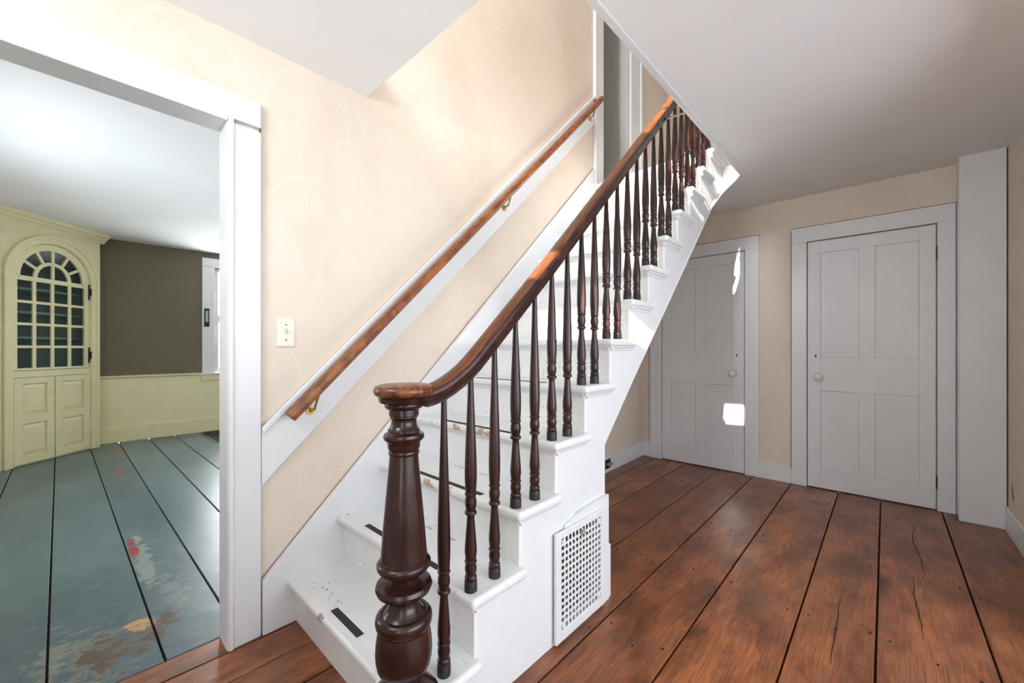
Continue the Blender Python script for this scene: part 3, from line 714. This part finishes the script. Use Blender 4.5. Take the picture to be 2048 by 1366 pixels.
base = [(0.0185, 0.0), (0.0185, 0.033), (0.0165, 0.034), (0.0178, 0.037), (0.0186, 0.042), (0.0172, 0.047), (0.0150, 0.049), (0.0165, 0.056), (0.0180, 0.064), (0.0176, 0.074), (0.0155, 0.083), (0.0160, 0.085), (0.0188, 0.088), (0.0188, 0.091), (0.0158, 0.094),
        (0.0165, 0.100), (0.0186, 0.116), (0.0184, 0.130), (0.0165, 0.155), (0.0140, 0.185), (0.0118, 0.212), (0.0112, 0.224), (0.0120, 0.228), (0.0180, 0.232), (0.0188, 0.236), (0.0175, 0.240), (0.0140, 0.243), (0.0155, 0.250), (0.0177, 0.261), (0.0174, 0.272), (0.0150, 0.284), (0.0155, 0.287), (0.0185, 0.290), (0.0185, 0.293), (0.0158, 0.296), (0.0168, 0.304)]
for k in range(24):
    y = 0.708 + 0.1007 * k
    n = 1 if k == 0 else 2 + (k - 1) // 2
    zt = TZ(min(n, NT))
    ztop = railz(y) - 0.028
    L = ztop - zt
    pf = list(base)
    for q, r in ((0.08, 0.0184), (0.16, 0.0186), (0.30, 0.0172), (0.48, 0.0146), (0.66, 0.0118), (0.82, 0.0096), (0.93, 0.0084), (1.0, 0.0082)):
        pf.append((r, 0.304 + (L - 0.304) * q))
    bl = B().lathe(pf, (XB, y, zt), 16).build('baluster', 'mahogany', bn, 0, True)
    B().lathe([(0.0192, 0.0), (0.0194, 0.003), (0.0190, 0.031), (0.0180, 0.0325)], (XB, y, zt + 0.0004), 16).build('black_foot', 'collar', bl, 0, True)

# ------------------------------------------------------------------ wall handrail with its board
def bbt(y): return 0.791 + 0.978 * (y - 0.483)
wr = thing('slim_handrail', 'slim oak handrail on brass brackets over a white raking board', 'handrail', LW((0.07, 0.56, 0.8)))
bo = B(LW).prism([(0.484, bbt(0.484) - 0.222), (0.484, bbt(0.484)), (2.975, bbt(2.975)), (2.975, bbt(2.975) - 0.232)], 'x', 0, 0.018).build('backboard', 'trimwhite', wr, 0.003)
B(LW).prism([(0.484, bbt(0.484) - 0.026), (0.484, bbt(0.484) + 0.006), (2.975, bbt(2.975) + 0.006), (2.975, bbt(2.975) - 0.026)], 'x', 0.018, 0.029).build('cap_bead', 'trimwhite', bo, 0.007, seg=3)
wsec = []
for i in range(12):
    a = 2 * PI * i / 12 + PI / 12
    wsec.append((0.021 * math.copysign(abs(math.cos(a)) ** 0.7, math.cos(a)), 0.023 * math.copysign(abs(math.sin(a)) ** 0.7, math.sin(a))))
def wz(y): return 0.845 + 0.972 * (y - 0.582)
wp = [(0.568, wz(0.568) + 0.000), (0.576, wz(0.576)), (0.60, wz(0.60))] + [(y, wz(y)) for y in (1.0, 1.6, 2.2, 2.8, 2.95)] + [(3.0, wz(3.0) + 0.002)]
n = len(wsec)
rl = sweep(B(LW), wp, wsec, 0.072).build('rail', 'oak', wr, 0.004, True)
B(LW).tube((0.072, 2.985, wz(2.985)), (0.02, 2.985, wz(2.985) + 0.005), 0.019, 12).build('rail_return', 'oak', wr, 0, True)
for by in (0.675, 1.86, 2.90):
    z = wz(by)
    k = B(LW)
    k.tube((0.018, by - 0.012, z - 0.095), (0.026, by - 0.012, z - 0.095), 0.017, 14)
    k.tube((0.024, by - 0.012, z - 0.095), (0.056, by - 0.008, z - 0.083), 0.0065, 8).tube((0.056, by - 0.008, z - 0.083), (0.070, by + 0.004, z - 0.024), 0.0055, 8)
    k.prism([(by - 0.026, wz(by - 0.026) - 0.029), (by + 0.026, wz(by + 0.026) - 0.029), (by + 0.026, wz(by + 0.026) - 0.024), (by - 0.026, wz(by - 0.026) - 0.024)], 'x', 0.061, 0.083)
    k.build('bracket', 'brass', wr, 0, True)

# upstairs doorway trim on the stair wall ------------------------------------
up = struct_empty('door_5', 'white cased doorway opening off the head of the stairs', 'doorway', LW((0, 3.39, UP)))
bx('side_casing', 'trimwhite', up, 0, 0.026, 2.9975, 3.118, UP - 0.05, TOP, 0.004, LW)
bx('casing_bead', 'trimwhite', up, 0, 0.030, 2.978, 2.998, UP - 0.05, TOP, 0.005, LW)
bx('side_casing', 'trimwhite', up, 0, 0.024, 3.662, 3.86, UP, TOP, 0.004, LW)
bx('casing_bead', 'trimwhite', up, 0, 0.036, 3.86, 3.90, UP, TOP, 0.005, LW)
bx('jamb', 'greywall', up, -0.092, 0.002, 3.640, 3.664, UP, TOP, 0.002, LW)

# ------------------------------------------------------------------ floor-level register in the stair side
vt = thing('heating_register', 'white heating register with square grid holes set in the stair side', 'register', (-0.88, 1.38, 0))
B().prism([(1.26, 0.394), (1.592, 0.394), (1.592, 0.459), (1.335, 0.447), (1.26, 0.43)], 'x', XS - 0.006, XS + 0.008).box(XS - 0.006, XS + 0.008, 1.507, 1.592, 0, 0.394).box(XS - 0.006, XS + 0.008, 1.26, 1.507, 0, 0.050).build('backing_board', 'white', vt)
g0, g1, h0, h1, gx0, gx1 = 1.190, 1.535, 0.012, 0.418, XS + 0.008, XS + 0.021
ga, gb, ha, hb = 1.224, 1.505, 0.052, 0.392
f = B().box(gx0, gx1, g0, ga, h0, h1).box(gx0, gx1, gb, g1, h0, h1).box(gx0, gx1, ga, gb, h0, ha).box(gx0, gx1, ga, gb, hb, h1)
f.build('frame', 'trimwhite', vt, 0.003)
w = B()
nc, nr = 12, 14
for i in range(1, nc):
    c = ga + (gb - ga) * i / nc; w.box(gx1 - 0.006, gx1 - 0.0025, c - 0.0042, c + 0.0042, ha, hb)
for j in range(1, nr):
    c = ha + (hb - ha) * j / nr; w.box(gx1 - 0.006, gx1 - 0.0020, ga, gb, c - 0.0042, c + 0.0042)
w.build('grille', 'trimwhite', vt)
for i in range(9):
    c = ga + 0.02 + (gb - ga - 0.04) * i / 8
    bx('louver', 'hinge', vt, gx0 - 0.040, gx0 - 0.020, c - 0.003, c + 0.003, ha, hb)
for a in (ga + 0.012, gb - 0.012):
    for b in (ha + 0.012, hb - 0.012):
        B(lambda p: (gx1 - 0.003 + p[2], a + p[0], b + p[1])).lathe([(0.0085, 0), (0.008, 0.0025), (0.003, 0.003)], (0, 0, 0), 10).build('screw', 'trimwhite', vt)
bx('damper_lever', 'greyplate', vt, gx1 - 0.004, gx1 + 0.006, 1.352, 1.376, 0.365, 0.385, 0.002)
bx('side_block', 'white', vt, XS - 0.004, XS + 0.006, 1.5925, 1.616, 0, 0.235, 0.006)

# light switch -----------------------------------------------------------------
sw = thing('light_switch', 'ivory toggle light switch on the papered wall beside the doorway', 'light switch', LW((0, 0.575, 1.108)))
B(LW).prism([(0, 0.540), (0.004, 0.541), (0.0065, 0.546), (0.0065, 0.604), (0.004, 0.609), (0, 0.610)], 'z', 1.108, 1.222).build('plate', 'ivory', sw, 0.0025)
bx('bezel', 'ivory', sw, 0.0063, 0.0073, 0.546, 0.604, 1.114, 1.216, 0.0006, LW)
bx('toggle_slot', 'ivory', sw, 0.007, 0.0095, 0.5695, 0.5805, 1.152, 1.178, 0.0008, LW)
B(LW).prism([(0.008, 1.158), (0.008, 1.172), (0.026, 1.182), (0.027, 1.174)], 'y', 0.5715, 0.5785).build('toggle', 'ivory', sw, 0.001)
for z in (1.135, 1.195):
    B(lambda p: LW((0.0070 + p[2], 0.575 + p[0], z + p[1]))).lathe([(0.0032, 0), (0.003, 0.0012), (0.001, 0.0014)], (0, 0, 0), 10).build('screw', 'hinge', sw)

# outlet in the baseboard under the stairs ---------------------------------------
ou = thing('electrical_outlet', 'old metal outlet with a plug in the baseboard under the stairs', 'outlet', LW((0.015, 3.20, 0.03)))
bx('plate', 'steel', ou, 0.015, 0.019, 3.15, 3.255, 0.035, 0.118, 0.002, LW)
for z in (0.052, 0.100):
    bx('socket', 'black', ou, 0.019, 0.026, 3.175, 3.235, z - 0.012, z + 0.012, 0.003, LW)
bx('plug', 'greyplate', ou, 0.019, 0.05, 3.18, 3.25, 0.066, 0.086, 0.004, LW)

# ------------------------------------------------------------------ corner cupboard
PX, PY = -6.452, 0.184
def CF(p):
    s, o, z = p
    return (PX + (s + o) * 0.70711, PY + (-s + o) * 0.70711, z)
cu = thing('corner_cupboard', 'pale yellow corner cupboard with arched glazed door and two panelled doors below', 'cupboard', CF((0.4575, -0.1, 0)))
SCN, SPR = 0.459, 1.785
def arc(r, a0, a1, n=24): return [(SCN + r * math.cos(math.radians(a0 + (a1 - a0) * i / n)), SPR + r * math.sin(math.radians(a0 + (a1 - a0) * i / n))) for i in range(n + 1)]
def cbox(name, mat, parent, s0, s1, o0, o1, z0, z1, bevel=0.0): return bx(name, mat, parent, s0, s1, o0, o1, z0, z1, bevel, CF)
cbox('side_stile', 'yellow', cu, -0.004, 0.107, -0.03, 0, 0, SPR)
cbox('side_stile', 'yellow', cu, 0.811, 0.922, -0.03, 0, 0, SPR)
B(CF).prism([(-0.004, SPR), (-0.004, 2.37), (0.922, 2.37), (0.922, SPR)] + arc(0.352, 0, 180), 'y', -0.03, 0).build('arched_spandrel', 'yellow', cu)
cbox('middle_rail', 'yellow', cu, 0.107, 0.811, -0.03, -0.001, 0.827, 0.888)
cbox('toe_rail', 'yellow', cu, 0.107, 0.811, -0.04, -0.012, 0, 0.012)
# arched moulding: two stepped bands with legs to the floor
def arch_band(name, r0, r1, proud, parent, zlow):
    outer = [(SCN + r1, zlow)] + arc(r1, 0, 180, 30) + [(SCN - r1, zlow)]
    inner = [(SCN + r0, zlow)] + arc(r0, 0, 180, 30) + [(SCN - r0, zlow)]
    b = B(CF); n = len(outer); vs = []
    for (a, c), (e, g) in zip(outer, inner): vs += [(a, 0, c), (a, proud, c), (e, proud, g), (e, 0, g)]
    fs = []
    for i in range(n - 1):
        for j in range(4): fs.append((i * 4 + j, i * 4 + (j + 1) % 4, (i + 1) * 4 + (j + 1) % 4, (i + 1) * 4 + j))
    fs += [(0, 1, 2, 3), tuple((n - 1) * 4 + j for j in (3, 2, 1, 0))]
    return b.add(vs, fs).build(name, 'yellow', parent, 0.003)
arch_band('arch_moulding', 0.358, 0.430, 0.014, cu, 0.0)
arch_band('arch_moulding', 0.408, 0.434, 0.026, cu, 0.0)
# crown
cp = [(-0.03, 2.275), (0.004, 2.275), (0.010, 2.290), (0.014, 2.298), (0.030, 2.306), (0.040, 2.322), (0.046, 2.330), (0.062, 2.340), (0.072, 2.358), (0.078, 2.374), (-0.03, 2.374)]
cr = B(CF).prism(cp, 'x', -0.05, 0.97).build('crown_moulding', 'yellow', cu)
B().prism([(PY - 0.06 + a, z) for a, z in cp], 'x', XFAR, PX + 0.03).build('crown_return', 'yellow', cu)
B().box(XFAR, PX + 0.012, PY - 0.055, PY - 0.006, 0, 2.30).build('side_return', 'yellow', cu)
B().box(-5.845, -5.795, YF + 0.002, -0.452, 0, 2.30).build('side_return', 'yellow', cu)
B().prism([(-5.815 + a, z) for a, z in cp], 'y', YF + 0.002, -0.50).build('crown_return', 'yellow', cu)
# glazed door
gd_out = [(0.111, 0.893), (0.807, 0.893)] + [(SCN + 0.348 * math.cos(a), SPR + 0.348 * math.sin(a)) for a in [PI * i / 30 for i in range(31)]]
SG0, SG1 = 0.158, 0.772
FC, FR = 0.465, 0.285
def ring_door():
    b = B(CF)
    b.box(0.111, SG0, -0.028, -0.006, 0.893, SPR).box(SG1, 0.807, -0.028, -0.006, 0.893, SPR)
    b.box(SG0, SG1, -0.028, -0.006, 0.893, 0.914)
    b.box(SG0, SG1, -0.028, -0.006, 1.743, SPR) if False else None
    poly = [(0.807, SPR - 0.042)] + [(SCN + 0.348 * math.cos(PI * i / 30), SPR + 0.348 * math.sin(PI * i / 30)) for i in range(31)] + [(0.111, SPR - 0.042)]
    poly += [(FC - FR, SPR - 0.0)] + [(FC + FR * math.cos(PI * i / 30), SPR + FR * math.sin(PI * i / 30)) for i in range(29, -1, -1)]
    b.prism([poly[0]] + poly[1:], 'y', -0.028, -0.0055)
    b.box(SG0 - 0.01, SG1 + 0.01, -0.027, -0.007, 1.745, 1.772)
    return b.build('glazed_door', 'yellow', cu)
gd = ring_door()
rows = [(0.914, 1.102), (1.130, 1.318), (1.346, 1.530), (1.556, 1.745)]
cols = [(SG0, 0.290), (0.322, 0.452), (0.484, 0.612), (0.644, SG1)]
for z in (1.116, 1.332, 1.543): cbox('muntin', 'yellow', gd, SG0, SG1, -0.026, -0.009, z - 0.013, z + 0.013, 0.004)
for s in (0.306, 0.468, 0.628): cbox('muntin', 'yellow', gd, s - 0.015, s + 0.015, -0.026, -0.0085, 0.914, 1.745, 0.004)
for z0, z1 in rows:
    for s0, s1 in cols: cbox('pane', 'cupglass', gd, s0 - 0.004, s1 + 0.004, -0.0195, -0.0165, z0 - 0.004, z1 + 0.004)
def fanpt(r, a): return (FC + r * math.cos(math.radians(a)), SPR + r * math.sin(math.radians(a)))
outer = [fanpt(0.172, i * 6) for i in range(31)]; inner = [fanpt(0.140, i * 6) for i in range(30, -1, -1)]
B(CF).prism(outer + inner, 'y', -0.026, -0.0088).build('muntin', 'yellow', gd)
for a in (30, 60, 90, 120, 150):
    r0 = 0.005 if a == 90 else 0.168
    ca, sa = math.cos(math.radians(a)), math.sin(math.radians(a)); h = 0.0125
    q = [(FC + r0 * ca - h * sa, SPR + r0 * sa + h * ca), (FC + r0 * ca + h * sa, SPR + r0 * sa - h * ca), (FC + 0.29 * ca + h * sa, SPR + 0.29 * sa - h * ca), (FC + 0.29 * ca - h * sa, SPR + 0.29 * sa + h * ca)]
    B(CF).prism(q, 'y', -0.026, -0.0086).build('muntin', 'yellow', gd)
cbox('muntin', 'yellow', gd, FC - FR, FC + FR, -0.026, -0.0087, 1.768, 1.788)
for a in range(0, 180, 30):
    q = [fanpt(0.288, a + i * 5) for i in range(7)] + [fanpt(0.168, a + 30 - i * 5) for i in range(7)]
    B(CF).prism(q, 'y', -0.0195, -0.0165).build('pane', 'cupglass', gd)
for a in (0, 90):
    B(CF).prism([fanpt(0.144, a + i * 9) for i in range(11)] + [(FC, SPR)], 'y', -0.0195, -0.0165).build('pane', 'cupglass', gd)
for hz in (1.711, 1.026):
    b = B(CF).box(0.088, 0.097, 0.0, 0.006, hz - 0.084, hz + 0.084).box(0.113, 0.122, -0.006, 0.006, hz - 0.084, hz + 0.084)
    b.box(0.095, 0.115, 0.0, 0.008, hz - 0.03, hz + 0.03).box(0.101, 0.109, 0.002, 0.012, hz - 0.04, hz + 0.04)
    b.build('hinge', 'black', gd)
# lower doors with raised panels
for s0, s1 in ((0.110, 0.4565), (0.4655, 0.808)):
    ld = cbox('lower_door', 'yellow', cu, s0, s1, -0.030, -0.010, 0.014, 0.823, 0.002)
    b = B(CF)
    p0, p1 = s0 + 0.066, s1 - 0.064
    for z0, z1 in ((0.088, 0.388), (0.468, 0.765)):
        b2 = B(CF)
        b2.box(s0, p0, -0.012, 0.002, z0 - 0.08, z1 + 0.06)
        o = [(p0, z0), (p1, z0), (p1, z1), (p0, z1)]; i_ = [(p0 + 0.034, z0 + 0.036), (p1 - 0.034, z0 + 0.036), (p1 - 0.034, z1 - 0.036), (p0 + 0.034, z1 - 0.036)]
        pb = B(CF)
        vs = [(a, -0.0095, c) for a, c in o] + [(a, 0.002, c) for a, c in i_]
        pb.add(vs, [(0, 1, 2, 3), (4, 5, 6, 7), (0, 1, 5, 4), (1, 2, 6, 5), (2, 3, 7, 6), (3, 0, 4, 7)]).build('raised_panel', 'yellow', ld)
    for a in ((s0, p0, 0.014, 0.823), (p1, s1, 0.014, 0.823)): cbox('stile', 'yellow', ld, a[0], a[1], -0.0098, 0.006, a[2], a[3], 0.002)
    for z0, z1 in ((0.014, 0.088), (0.388, 0.468), (0.765, 0.823)): cbox('rail', 'yellow', ld, p0, p1, -0.0098, 0.0056, z0, z1, 0.002)
    hs = s0 + 0.001 if s0 < 0.3 else s1 - 0.001
    for hz in (0.12, 0.76): B(CF).tube((hs, 0.006, hz - 0.025), (hs, 0.006, hz + 0.025), 0.005, 8).build('butt_hinge', 'yellow', ld)
B(CF).box(0.452, 0.490, 0.006, 0.012, 0.578, 0.590).tube((0.484, 0.006, 0.584), (0.484, 0.016, 0.584), 0.006, 8).build('turn_latch', 'yellow', cu, 0.002)
# rounded interior and shelves
sh = B(CF); n = 20; vs = []
for i in range(n + 1):
    a = PI * i / n
    for z in (0.83, 2.20): vs.append((0.459 + 0.43 * math.cos(a), -0.031 - 0.36 * math.sin(a), z))
sh.add(vs, [(2 * i, 2 * i + 2, 2 * i + 3, 2 * i + 1) for i in range(n)] + [tuple(2 * i for i in range(n + 1)), tuple(2 * i + 1 for i in range(n + 1))[::-1]])
sh.build('interior_shell', 'teal', cu, 0, True)
for z in (1.205, 1.450, 1.678):
    q = [(0.459 + 0.425 * math.cos(PI * i / n), -0.031 - 0.355 * math.sin(PI * i / n)) for i in range(n + 1)]
    q = [(0.884, -0.12)] + [p for p in q if p[1] < -0.12] + [(0.034, -0.12), (0.20, -0.13), (0.33, -0.095), (0.459, -0.08), (0.59, -0.095), (0.72, -0.13)]
    B(CF).prism(q, 'z', z - 0.011, z + 0.011).build('shelf', 'shelf', cu)

# thermometer on the far window casing and floor register --------------------------
th = thing('thermometer', 'small black and silver thermometer screwed to the far window casing', 'thermometer', (XFAR + 0.024, 1.18, 1.389))
bx('back_plate', 'black', th, XFAR + 0.024, XFAR + 0.030, 1.151, 1.209, 1.389, 1.629, 0.003)
bx('scale', 'greyplate', th, XFAR + 0.030, XFAR + 0.0315, 1.162, 1.198, 1.45, 1.60)
B().tube((XFAR + 0.034, 1.18, 1.46), (XFAR + 0.034, 1.18, 1.59), 0.003, 8).build('glass_tube', 'porcelain', th)
for k in range(9): bx('mark', 'black', th, XFAR + 0.0315, XFAR + 0.032, 1.163, 1.173, 1.462 + 0.0155 * k, 1.465 + 0.0155 * k)
fr = thing('floor_register', 'dark iron floor register by the yellow baseboard', 'register', (-6.2, 1.25, 0))
B().box(-6.55, -6.52, 1.10, 1.42, 0, 0.006).box(-5.76, -5.73, 1.10, 1.42, 0, 0.006).box(-6.52, -5.76, 1.10, 1.125, 0, 0.006).box(-6.52, -5.76, 1.395, 1.42, 0, 0.006).build('frame', 'hinge', fr)
for k in range(18): bx('slat', 'black', fr, -6.505 + 0.041 * k, -6.485 + 0.041 * k, 1.125, 1.395, 0.0, 0.0045)
